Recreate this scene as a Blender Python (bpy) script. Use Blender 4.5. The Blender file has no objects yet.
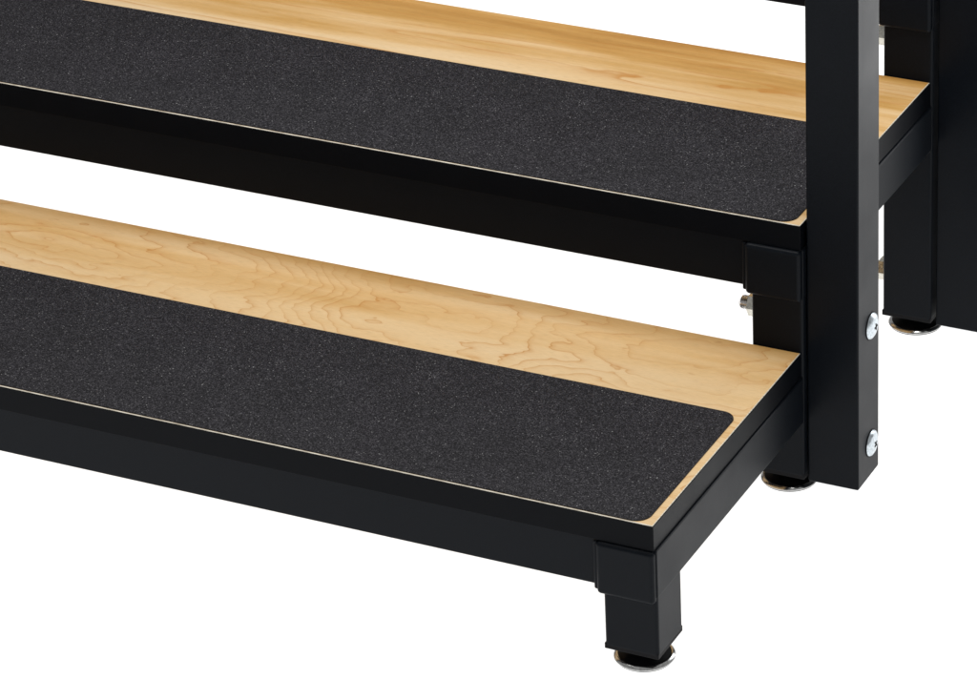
import bpy, bmesh, math, random
from mathutils import Vector, Matrix

# ------------------------------------------------------------------ camera
scn = bpy.context.scene
ZO = 3.3                      # the glides' undersides stand on z = 0; lengths below are cm
cm = 0.01
cam_d = bpy.data.cameras.new('camera'); cam = bpy.data.objects.new('camera', cam_d)
scn.collection.objects.link(cam); scn.camera = cam
r = Vector((0.90180035, 0.43074639, -0.03483785))
u = Vector((-0.16429735, 0.41629502, 0.89426217))
f = Vector((-0.39970303, 0.80072217, -0.44618549))
M = Matrix((r, u, -f)).transposed().to_4x4()
M.translation = Vector((192.108, -411.194, 294.511 + ZO)) * cm
cam.matrix_world = M
cam_d.sensor_width = 36
cam_d.lens = 3990.24 / 977 * 36
cam_d.shift_x = -(551.405 - 488.5) / 977
cam_d.shift_y = (206.56 - 350) / 977
cam_d.clip_end = 200
cam_d.clip_start = 0.05

# ------------------------------------------------------------------ world, lamps, exposure
w = bpy.data.worlds.new('World'); scn.world = w; w.use_nodes = True
w.node_tree.nodes['Background'].inputs[0].default_value = (1, 1, 1, 1)
w.node_tree.nodes['Background'].inputs[1].default_value = 0.35
scn.view_settings.view_transform = 'Standard'
scn.view_settings.look = 'None'
scn.view_settings.exposure = 0
scn.view_settings.gamma = 1

def area(name, loc, target, sx, sy, power, col=(1, 1, 1)):
    l = bpy.data.lights.new(name, 'AREA'); l.shape = 'RECTANGLE'; l.size = sx; l.size_y = sy
    l.energy = power; l.color = col
    o = bpy.data.objects.new(name, l); scn.collection.objects.link(o)
    o.location = loc
    o.rotation_euler = (Vector(target) - Vector(loc)).to_track_quat('-Z', 'Y').to_euler()
    return o
# added lamp under a made-up translucent floor keeps it white and shadowless
area('underfloor_fill', (-0.5, 1.0, -1.0), (-0.5, 1.0, 5.0), 16, 16, 1250)
area('overhead_softbox', (-0.5, 0.45, 2.6), (-0.5, 0.35, 0.3), 2.4, 1.3, 62, (1.0, 0.985, 0.96))
area('side_fill', (0.85, 1.9, 1.15), (0.1, 0.6, 0.75), 0.8, 0.8, 6, (0.95, 0.98, 1.0))  # added lamp, brightens the upper right face of the post
area('post_fill', (0.56, 1.42, 0.55), (0.1, 0.62, 0.62), 0.30, 0.75, 3.0)  # added lamp, shapes the bright-to-dark fade down the post's right face

# ------------------------------------------------------------------ materials
def new(name):
    m = bpy.data.materials.new(name); m.use_nodes = True
    nt = m.node_tree; return m, nt, nt.nodes['Principled BSDF'], nt.nodes.new, nt.links.new

def ramp(N, stops):
    n = N('ShaderNodeValToRGB'); e = n.color_ramp.elements
    while len(e) < len(stops): e.new(0.5)
    for k, (p, c) in enumerate(stops): e[k].position = p; e[k].color = (*c, 1) if len(c) == 3 else c
    return n

def coords(N, L, scale=(1, 1, 1), loc=(0, 0, 0)):
    tc = N('ShaderNodeTexCoord'); mp = N('ShaderNodeMapping')
    mp.inputs['Scale'].default_value = scale; mp.inputs['Location'].default_value = loc
    L(tc.outputs['Object'], mp.inputs[0]); return mp.outputs[0]

def black_metal(name, col=(0.0040, 0.0054, 0.0078), rough=0.38, spec=0.085, bump=0.28):
    m, nt, P, N, L = new(name)
    v = coords(N, L)
    no = N('ShaderNodeTexNoise'); no.inputs['Scale'].default_value = 520; no.inputs['Detail'].default_value = 3
    L(v, no.inputs['Vector'])
    lo = N('ShaderNodeTexNoise'); lo.inputs['Scale'].default_value = 14; lo.inputs['Detail'].default_value = 5
    L(v, lo.inputs['Vector'])
    rr = N('ShaderNodeMapRange'); rr.inputs[3].default_value = rough - 0.025; rr.inputs[4].default_value = rough + 0.035
    rr.inputs[1].default_value = 0.3; rr.inputs[2].default_value = 0.7
    L(lo.outputs[0], rr.inputs[0]); L(rr.outputs[0], P.inputs['Roughness'])
    cr = ramp(N, [(0.35, tuple(c * 0.8 for c in col)), (0.65, tuple(c * 1.2 for c in col))])
    L(no.outputs[0], cr.inputs[0]); L(cr.outputs[0], P.inputs['Base Color'])
    b = N('ShaderNodeBump'); b.inputs['Strength'].default_value = bump; b.inputs['Distance'].default_value = 0.0004
    L(no.outputs[0], b.inputs['Height']); L(b.outputs[0], P.inputs['Normal'])
    P.inputs['Specular IOR Level'].default_value = spec
    return m

def wood(name, figure):
    """maple veneer, grain along X. figure: strength of the cathedral figure (rings) against straight streaks"""
    m, nt, P, N, L = new(name)
    v = coords(N, L)
    # slow warp of the sample point
    wn = N('ShaderNodeTexNoise'); wn.inputs['Scale'].default_value = 1.0; wn.inputs['Detail'].default_value = 2.5
    wn.inputs['Roughness'].default_value = 0.5
    ms = coords(N, L, (13.0, 26, 1), (figure * 3.1, 1.7, 0)); L(ms, wn.inputs['Vector'])
    # contour lines of a stretched noise = flat-sawn cathedral lines
    bn = N('ShaderNodeTexNoise'); bn.inputs['Scale'].default_value = 1.0; bn.inputs['Detail'].default_value = 1.2
    bn.inputs['Roughness'].default_value = 0.45; bn.inputs['Distortion'].default_value = 0.35
    L(coords(N, L, (2.6, 7.0, 1) if figure > 0.5 else (0.55, 11, 1), (4.3 + figure, 0.63, 0)), bn.inputs['Vector'])
    ad = N('ShaderNodeMath'); ad.operation = 'MULTIPLY_ADD'; ad.inputs[1].default_value = 0.20 if figure > .5 else 0.03
    L(wn.outputs[0], ad.inputs[0])
    if figure > 0.5:
        sx = N('ShaderNodeSeparateXYZ'); L(v, sx.inputs[0])
        cu = N('ShaderNodeFloatCurve'); cc = cu.mapping.curves[0]            # rings crowd between 0.9 m and 0.55 m from the end
        mr = N('ShaderNodeMapRange'); mr.inputs[1].default_value = -1.85; mr.inputs[2].default_value = 0
        L(sx.outputs['X'], mr.inputs[0]); L(mr.outputs[0], cu.inputs['Value'])
        cc.points[0].location = (0, 0); cc.points[1].location = (1, 1)
        cc.points.new(0.48, 0.20); cc.points.new(0.68, 0.66); cu.mapping.update()
        g = N('ShaderNodeMath'); g.operation = 'MULTIPLY_ADD'; g.inputs[1].default_value = 1.45
        L(cu.outputs[0], g.inputs[0]); L(bn.outputs[0], g.inputs[2]); L(g.outputs[0], ad.inputs[2])
    else:
        L(bn.outputs[0], ad.inputs[2])
    mu = N('ShaderNodeMath'); mu.operation = 'MULTIPLY'; mu.inputs[1].default_value = 11.5 if figure > .5 else 9.0
    L(ad.outputs[0], mu.inputs[0])
    fr = N('ShaderNodeMath'); fr.operation = 'FRACT'; L(mu.outputs[0], fr.inputs[0])
    # each ring: sharp thin latewood line with a soft tail on one side
    line = ramp(N, [(0.0, (1, 1, 1)), (0.05, (0.42,) * 3), (0.25, (0.14,) * 3), (0.8, (0, 0, 0)), (0.98, (0.1,) * 3), (1.0, (1, 1, 1))])
    L(fr.outputs[0], line.inputs[0])
    # lines fade in and out
    fd = N('ShaderNodeTexNoise'); fd.inputs['Scale'].default_value = 1; fd.inputs['Detail'].default_value = 2
    L(coords(N, L, (5, 12, 1), (9, 2, 0)), fd.inputs['Vector'])
    fm = N('ShaderNodeMapRange'); fm.inputs[1].default_value = 0.33; fm.inputs[2].default_value = 0.66
    fm.inputs[3].default_value = 0.15; fm.inputs[4].default_value = 1.0
    L(fd.outputs[0], fm.inputs[0])
    lm = N('ShaderNodeMath'); lm.operation = 'MULTIPLY'; L(line.outputs[0], lm.inputs[0]); L(fm.outputs[0], lm.inputs[1])
    # broad tone bands along the grain
    tn = N('ShaderNodeTexNoise'); tn.inputs['Scale'].default_value = 1; tn.inputs['Detail'].default_value = 5
    tn.inputs['Roughness'].default_value = 0.55
    L(coords(N, L, (1.3, 16, 1), (1, 3 + figure * 5, 0)), tn.inputs['Vector'])
    tone = ramp(N, [(0.26, (0.400, 0.205, 0.052)), (0.40, (0.520, 0.300, 0.095)), (0.50, (0.620, 0.405, 0.185)), (0.57, (0.670, 0.472, 0.252)), (0.72, (0.695, 0.525, 0.320))])
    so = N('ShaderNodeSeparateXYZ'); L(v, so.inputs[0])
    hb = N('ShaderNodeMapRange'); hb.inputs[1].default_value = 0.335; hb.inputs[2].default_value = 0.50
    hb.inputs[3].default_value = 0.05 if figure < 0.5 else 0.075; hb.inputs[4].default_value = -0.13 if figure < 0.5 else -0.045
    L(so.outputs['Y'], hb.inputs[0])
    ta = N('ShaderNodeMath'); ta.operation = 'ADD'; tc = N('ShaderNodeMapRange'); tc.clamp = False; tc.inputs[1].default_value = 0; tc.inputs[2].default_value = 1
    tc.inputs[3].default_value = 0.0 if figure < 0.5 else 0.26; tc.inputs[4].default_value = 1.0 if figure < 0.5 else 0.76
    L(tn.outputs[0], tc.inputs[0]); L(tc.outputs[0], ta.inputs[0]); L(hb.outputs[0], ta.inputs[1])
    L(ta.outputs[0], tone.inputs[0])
    # fine pore fleck
    pn = N('ShaderNodeTexNoise'); pn.inputs['Scale'].default_value = 1; pn.inputs['Detail'].default_value = 3
    L(coords(N, L, (70, 900, 1)), pn.inputs['Vector'])
    pm = ramp(N, [(0.30, (0.88,) * 3), (0.5, (1.0,) * 3), (0.75, (1.05,) * 3)]); L(pn.outputs[0], pm.inputs[0])
    m1 = N('ShaderNodeMix'); m1.data_type = 'RGBA'; m1.blend_type = 'MULTIPLY'; m1.inputs[0].default_value = 1
    L(tone.outputs[0], m1.inputs[6]); L(pm.outputs[0], m1.inputs[7])
    m2 = N('ShaderNodeMix'); m2.data_type = 'RGBA'; m2.inputs[7].default_value = (0.46, 0.205, 0.045, 1)
    L(lm.outputs[0], m2.inputs[0]); L(m1.outputs[2], m2.inputs[6])
    # small mineral flecks and one or two burls
    sp = N('ShaderNodeTexNoise'); sp.inputs['Scale'].default_value = 1; sp.inputs['Detail'].default_value = 3
    L(coords(N, L, (22, 60, 1), (0.4, 0.3, 0)), sp.inputs['Vector'])
    sr = ramp(N, [(0.68, (0, 0, 0)), (0.80, (0.55,) * 3)]); L(sp.outputs[0], sr.inputs[0])
    m3 = N('ShaderNodeMix'); m3.data_type = 'RGBA'; m3.inputs[7].default_value = (0.40, 0.17, 0.04, 1)
    L(sr.outputs[0], m3.inputs[0]); L(m2.outputs[2], m3.inputs[6])
    L(m3.outputs[2], P.inputs['Base Color'])
    P.inputs['Roughness'].default_value = 0.38; P.inputs['Specular IOR Level'].default_value = 0.3
    return m

def grip_mat():
    m, nt, P, N, L = new('abrasive grip')
    v = coords(N, L)
    vo = N('ShaderNodeTexVoronoi'); vo.inputs['Scale'].default_value = 780; L(v, vo.inputs['Vector'])
    bw = N('ShaderNodeSeparateColor'); L(vo.outputs['Color'], bw.inputs[0])
    c = ramp(N, [(0.0, (0.0012, 0.0010, 0.0018)), (0.40, (0.0062, 0.0056, 0.0078)), (0.66, (0.0185, 0.0175, 0.0215)), (0.90, (0.041, 0.039, 0.045)), (0.993, (0.070, 0.068, 0.074)), (0.999, (0.25, 0.25, 0.25))])
    c.color_ramp.interpolation = 'LINEAR'
    L(bw.outputs[0], c.inputs[0])
    lo = N('ShaderNodeTexNoise'); lo.inputs['Scale'].default_value = 9; lo.inputs['Detail'].default_value = 6
    L(v, lo.inputs['Vector'])
    lr = ramp(N, [(0.3, (0.86,) * 3), (0.7, (1.14,) * 3)]); L(lo.outputs[0], lr.inputs[0])
    mx = N('ShaderNodeMix'); mx.data_type = 'RGBA'; mx.blend_type = 'MULTIPLY'; mx.inputs[0].default_value = 1
    L(c.outputs[0], mx.inputs[6]); L(lr.outputs[0], mx.inputs[7]); L(mx.outputs[2], P.inputs['Base Color'])
    rr = N('ShaderNodeMapRange'); rr.inputs[3].default_value = 0.5; rr.inputs[4].default_value = 0.85
    L(bw.outputs[1], rr.inputs[0]); L(rr.outputs[0], P.inputs['Roughness'])
    b = N('ShaderNodeBump'); b.inputs['Strength'].default_value = 0.55; b.inputs['Distance'].default_value = 0.0006
    L(bw.outputs[2], b.inputs['Height']); L(b.outputs[0], P.inputs['Normal'])
    P.inputs['Specular IOR Level'].default_value = 0.22
    return m

def metal(name, col, rough):
    m, nt, P, N, L = new(name)
    no = N('ShaderNodeTexNoise'); no.inputs['Scale'].default_value = 260; no.inputs['Detail'].default_value = 3
    L(coords(N, L), no.inputs['Vector'])
    c = ramp(N, [(0.35, tuple(x * 0.72 for x in col)), (0.62, col)]); L(no.outputs[0], c.inputs[0])
    L(c.outputs[0], P.inputs['Base Color'])
    rr = N('ShaderNodeMapRange'); rr.inputs[3].default_value = rough * 0.7; rr.inputs[4].default_value = rough * 1.4
    L(no.outputs[0], rr.inputs[0]); L(rr.outputs[0], P.inputs['Roughness'])
    P.inputs['Metallic'].default_value = 1
    return m

BLACK = black_metal('black powder coat')
EDGE = black_metal('black edge banding', (0.0026, 0.0032, 0.0046), 0.36, 0.055, 0.05)
PLASTIC = black_metal('black plastic', (0.004, 0.004, 0.005), 0.5, 0.1, 0.05)
WOOD_CATHEDRAL = wood('maple veneer with cathedral figure', 1.0)
WOOD_STRAIGHT = wood('maple veneer with straight figure', 0.2)
GRIP = grip_mat()
CHROME = metal('chrome', (0.60, 0.60, 0.59), 0.16)

m, nt, P, N, L = new('bare veneer edge with highlight')
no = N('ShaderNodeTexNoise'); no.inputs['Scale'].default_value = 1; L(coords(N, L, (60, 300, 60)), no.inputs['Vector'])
c = ramp(N, [(0.3, (0.40, 0.36, 0.29)), (0.62, (0.74, 0.70, 0.60))]); L(no.outputs[0], c.inputs[0]); L(c.outputs[0], P.inputs['Base Color'])  # veneer paled to paint in the light its bevelled edge catches
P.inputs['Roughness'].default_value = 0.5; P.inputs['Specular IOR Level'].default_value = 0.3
BARE_GLINT = m
ZINC = metal('zinc plated steel', (0.62, 0.68, 0.72), 0.30)
BRASSY = metal('yellow zinc plated steel', (0.72, 0.70, 0.62), 0.26)
BRIGHT = metal('bright steel thread', (0.92, 0.92, 0.93), 0.22)

m, nt, P, N, L = new('added translucent white floor')  # made-up sheet that lets the added lamp below whiten the floor
P.inputs['Base Color'].default_value = (0.9, 0.9, 0.9, 1); P.inputs['Roughness'].default_value = 0.9
P.inputs['Specular IOR Level'].default_value = 0.0
tr = N('ShaderNodeBsdfTranslucent'); tr.inputs[0].default_value = (0.95, 0.95, 0.95, 1)
mx = N('ShaderNodeMixShader'); mx.inputs[0].default_value = 0.6
L(P.outputs[0], mx.inputs[1]); L(tr.outputs[0], mx.inputs[2]); L(mx.outputs[0], nt.nodes['Material Output'].inputs[0])
WHITE_FLOOR = m

# ------------------------------------------------------------------ mesh helpers (centimetres in, metres out)
def link(name, bm, mats, parent=None, loc=None, smooth=False):
    me = bpy.data.meshes.new(name); bm.normal_update(); bm.to_mesh(me); bm.free()
    for k in (mats if isinstance(mats, (list, tuple)) else [mats]): me.materials.append(k)
    if smooth:
        for p in me.polygons: p.use_smooth = True
        me.set_sharp_from_angle(angle=math.radians(38))
    o = bpy.data.objects.new(name, me); scn.collection.objects.link(o)
    if parent: o.parent = parent
    if loc: o.location = Vector(loc) * cm
    return o

def box(bm, x0, x1, y0, y1, z0, z1, bev=0.0, seg=3, mat=0, taper=None):
    t = bmesh.new()
    vs = [t.verts.new(Vector((x, y, z)) * cm) for x in (x0, x1) for y in (y0, y1) for z in (z0, z1)]
    for q in ((0, 1, 3, 2), (4, 6, 7, 5), (0, 4, 5, 1), (2, 3, 7, 6), (0, 2, 6, 4), (1, 5, 7, 3)):
        t.faces.new([vs[k] for k in q])
    bmesh.ops.recalc_face_normals(t, faces=t.faces)
    if bev: bmesh.ops.bevel(t, geom=t.edges[:], offset=bev * cm, segments=seg, profile=0.5, affect='EDGES')
    for fc in t.faces: fc.material_index = mat
    me = bpy.data.meshes.new('tmp'); t.to_mesh(me); t.free(); bm.from_mesh(me); bpy.data.meshes.remove(me)

def lathe(bm, prof, axis='Z', n=48, centre=(0, 0, 0), mats=None, sides=None):
    """prof: (radius, height) pairs, cm."""
    n = sides or n
    rings = []
    for (rad, h) in prof:
        ring = []
        for k in range(n):
            a = 2 * math.pi * k / n
            c, s = rad * math.cos(a), rad * math.sin(a)
            p = (c, s, h) if axis == 'Z' else (h, c, s)
            ring.append(bm.verts.new((Vector(p) + Vector(centre)) * cm))
        rings.append(ring)
    for j in range(len(rings) - 1):
        for k in range(n):
            a, b, c, d = rings[j][k], rings[j][(k + 1) % n], rings[j + 1][(k + 1) % n], rings[j + 1][k]
            fc = bm.faces.new((a, b, c, d))
            if mats: fc.material_index = mats[j]
    e0 = bm.faces.new(list(reversed(rings[0]))); e1 = bm.faces.new(rings[-1])
    if mats: e0.material_index = mats[0]; e1.material_index = mats[-1]
    bmesh.ops.recalc_face_normals(bm, faces=bm.faces)

def rounded_sheet(bm, x0, x1, y0, y1, z0, z1, rad, bev):
    pts = []
    for cx, cy, a0 in ((x1 - rad, y1 - rad, 0), (x0 + rad, y1 - rad, 90), (x0 + rad, y0 + rad, 180), (x1 - rad, y0 + rad, 270)):
        for k in range(13):
            a = math.radians(a0 + 90 * k / 12); pts.append((cx + rad * math.cos(a), cy + rad * math.sin(a)))
    lo = [bm.verts.new(Vector((x, y, z0)) * cm) for x, y in pts]
    hi = [bm.verts.new(Vector((x, y, z1)) * cm) for x, y in pts]
    n = len(pts)
    for k in range(n): bm.faces.new((lo[k], lo[(k + 1) % n], hi[(k + 1) % n], hi[k]))
    bm.faces.new(list(reversed(lo))); bm.faces.new(hi)

# ------------------------------------------------------------------ setting
bm = bmesh.new()
vs = [bm.verts.new(p) for p in ((-20, -20, 0), (20, -20, 0), (20, 20, 0), (-20, 20, 0))]; bm.faces.new(vs)
fl = link('floor', bm, WHITE_FLOOR); fl['kind'] = 'structure'

# ------------------------------------------------------------------ the stepped platform
R, T, D, A, LEN = 20.32, 3.854, 51.65, 7.466, 183.0       # rise, tread thickness, going, rail height, width
S = 8.01                                                  # square tube
LX0, LX1 = -7.70, 0.25                                    # right-hand legs
F1, FA = 0.18, 0.60
root = bpy.data.objects.new('stepped_platform', None); scn.collection.objects.link(root)
root.location = (0, 0, 0)
root['label'] = 'black steel framed steps with maple treads, dark gritty grip strips and bolted square posts'
root['category'] = 'steps'

tlab = ['lowest maple tread with wavy cathedral figure behind its grip strip',
        'middle maple tread with straight streaks, partly behind the post',
        None]
for k in range(3):
    y0 = k * (D - 0.05); zt = (k + 1) * R + ZO
    # tread: veneered board, bare wood on top
    bm = bmesh.new(); e = 0.12
    box(bm, -LEN + 0.24, -0.24, 0.34, D - e, -T + 0.02, 0, 0, 1)
    for q in ((-LEN + e, -e, e, 0.34), (-LEN + e, -LEN + 0.24, 0.34, D - e), (-0.24, -e, 0.34, D - e)):  # veneer strips carrying the painted edge highlight
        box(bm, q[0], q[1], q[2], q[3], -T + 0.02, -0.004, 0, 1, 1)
    tr = link('tread', bm, [WOOD_CATHEDRAL if k == 0 else WOOD_STRAIGHT, BARE_GLINT], root, (0, y0, zt))
    if tlab[k]: tr['label'] = tlab[k]
    bm = bmesh.new()
    zb = -0.05
    box(bm, -LEN, 0, 0, e - 0.01, -T, zb, 0.045, 2)
    box(bm, -LEN, 0, D - e + 0.01, D, -T, zb, 0.045, 2)
    box(bm, -e + 0.01, 0, e, D - e, -T, zb, 0.04, 2)
    box(bm, -LEN, -LEN + e - 0.01, e, D - e, -T, zb, 0.04, 2)
    link('edge_banding', bm, EDGE, tr, (0, 0, 0))
    bm = bmesh.new()
    rounded_sheet(bm, -LEN + 1.3, -1.3, 0.38, 31.9, 0.005, 0.16, 2.2, 0)
    link('grip_strip', bm, GRIP, tr, (0, 0, 0))
    # rails under the tread
    z1, z0 = -T - 0.03, -T - A
    bm = bmesh.new()
    box(bm, -LEN - LX0 - 0.2, LX0 + 0.2, FA, FA + 4, z0, z1, 0.25)
    link('front_rail', bm, BLACK, root, (0, y0, zt))
    bm = bmesh.new()
    box(bm, -LEN - LX0 - 0.2, LX0 + 0.2, D - 5.2, D - 1.2, z0, z1, 0.25)
    link('back_rail', bm, BLACK, root, (0, y0, zt))
    ye = D + F1 - 0.12
    for xa, xb in ((-3.9, 0.30), (-LEN - 0.30, -LEN + 3.9)):
        bm = bmesh.new()
        box(bm, xa, xb, F1 + 0.1, ye, z0, z1, 0.22)
        link('side_rail', bm, BLACK, root, (0, y0, zt))

def leg(x0, y, ztop, sleeve=True):
    """tube leg standing on a levelling glide; x0 left face, y front face"""
    x1 = x0 + S - 0.06
    bm = bmesh.new()
    zl = ZO - 0.35
    box(bm, x0, x1, y, y + S, zl, ztop - 0.06, 0.45, 4)
    lg = link('leg', bm, BLACK, root)
    bm = bmesh.new()
    box(bm, x0 - 0.12, x1 - 0.02, y + 0.03, y + S + 0.08, zl - 0.35, zl + 0.55, 0.12, 2)
    link('end_cap', bm, PLASTIC, lg)
    bm = bmesh.new()
    prof = [(3.3, 0.0), (4.08, 0.0), (4.14, 0.14), (4.24, 0.2), (4.28, 0.38), (4.15, 0.58), (3.9, 0.72),
            (3.7, 0.68), (3.5, 0.78), (2.4, 1.25), (1.5, 1.5),
            (1.45, 1.52), (1.25, 1.55), (1.25, 2.55)]
    lathe(bm, prof, 'Z', 64, (x0 + S / 2, y + S / 2, 0), [1, 1, 0, 0, 0, 0, 0, 1, 1, 1, 0, 0, 0])
    link('levelling_foot', bm, [CHROME, PLASTIC], lg, None, True)
    if sleeve:
        bm = bmesh.new()
        left = x0 < -100
        sx0, sx1 = (x0 - 0.7, x1 - 0.12) if not left else (x0 + 0.3, x1 + 0.4)
        box(bm, sx0, sx1, y - 0.78, y + 2.2, ztop - 8.2, ztop - 0.09, 0.6, 6)
        # lip where the front rail butts the socket
        lx = (sx0 - 0.62, sx0 + 0.1) if not left else (sx1 - 0.1, sx1 + 0.62)
        box(bm, lx[0], lx[1], y - 0.15, y + 1.9, ztop - 7.9, ztop - 0.2, 0.28, 4)
        link('socket', bm, BLACK, lg)
    return lg

for k in range(3):
    y = k * (D - 0.05) + F1; zt = (k + 1) * R + ZO - T
    leg(LX0, y, zt)
    leg(-LEN - 0.25, y, zt)
leg(LX0, 3 * (D - 0.05) - S - 0.5, 3 * R + ZO - T, False)
leg(-LEN - 0.25, 3 * (D - 0.05) - S - 0.5, 3 * R + ZO - T, False)

# handrail posts bolted to the outside of the second and third legs
PX, PW, PY = 0.42, 7.87, 52.74
HT = 150.0
for k in range(2):
    px = PX + (0.33 if k else 0); py = PY + k * 51.6
    bm = bmesh.new()
    box(bm, px, px + PW, py, py + 8.07, ZO - 1.28, HT + k * R, 0.26, 4)
    po = link('handrail_post', bm, BLACK, root)
    for zb in (23.4, 4.12) if k == 0 else (44.7, 23.4, 4.3):
        zc = zb + ZO; yc = 57.75 + k * 51.6
        # domed head with a shallow cross slot
        bm = bmesh.new()
        hx = px + PW
        lathe(bm, [(1.0, -0.3), (1.95, 0.0), (1.98, 0.12), (1.88, 0.30), (1.5, 0.52), (1.0, 0.68), (0.4, 0.76), (0.12, 0.77)],
              'X', 40, (hx, yc, zc))
        for fc in bm.faces: fc.smooth = True
        lathe(bm, [(1.6, -0.25), (2.12, -0.22), (2.14, 0.05), (1.7, 0.07)], 'X', 36, (hx, yc, zc), [1, 1, 1])
        a = math.radians(25 + 40 * k + zb * 3)
        for q in range(4):                                   # cross recess, dark
            t = bmesh.new()
            box(t, hx + 0.60, hx + 0.80 + 0.004 * q, 0.05, 0.52, -0.13, 0.15, 0.02, 1, 1)
            rm = Matrix.Rotation(a + q * math.pi / 2, 4, 'X')
            for vv in t.verts:
                p = rm @ Vector((0, vv.co.y, vv.co.z)); vv.co = Vector((vv.co.x, p.y + yc * cm, p.z + zc * cm))
            me = bpy.data.meshes.new('tmp'); t.to_mesh(me); t.free(); bm.from_mesh(me); bpy.data.meshes.remove(me)
        link('bolt', bm, [ZINC, PLASTIC], po, None, True)
        # washer, nut and shank end on the far side of the leg
        bm = bmesh.new()
        lathe(bm, [(1.0, 0.0), (2.2, 0.0), (2.2, -0.35), (1.0, -0.4)], 'X', 32, (LX0 - 0.02, yc, zc))
        lathe(bm, [(1.5, -0.3), (1.85, -0.45), (1.85, -2.65), (1.5, -2.85)], 'X', 6, (LX0 - 0.02, yc, zc), sides=6)
        link('nut', bm, BRASSY, po, None)
        bm = bmesh.new()
        pr = [(0.9, -2.5)]
        h = -2.9
        while h > -3.7:
            pr += [(1.08, h), (0.92, h - 0.12)]; h -= 0.26
        pr += [(1.0, h), (0.6, h - 0.35), (0.2, h - 0.42)]
        lathe(bm, pr, 'X', 28, (LX0 - 0.02, yc, zc))
        link('bolt_end', bm, BRIGHT, po, None, True)
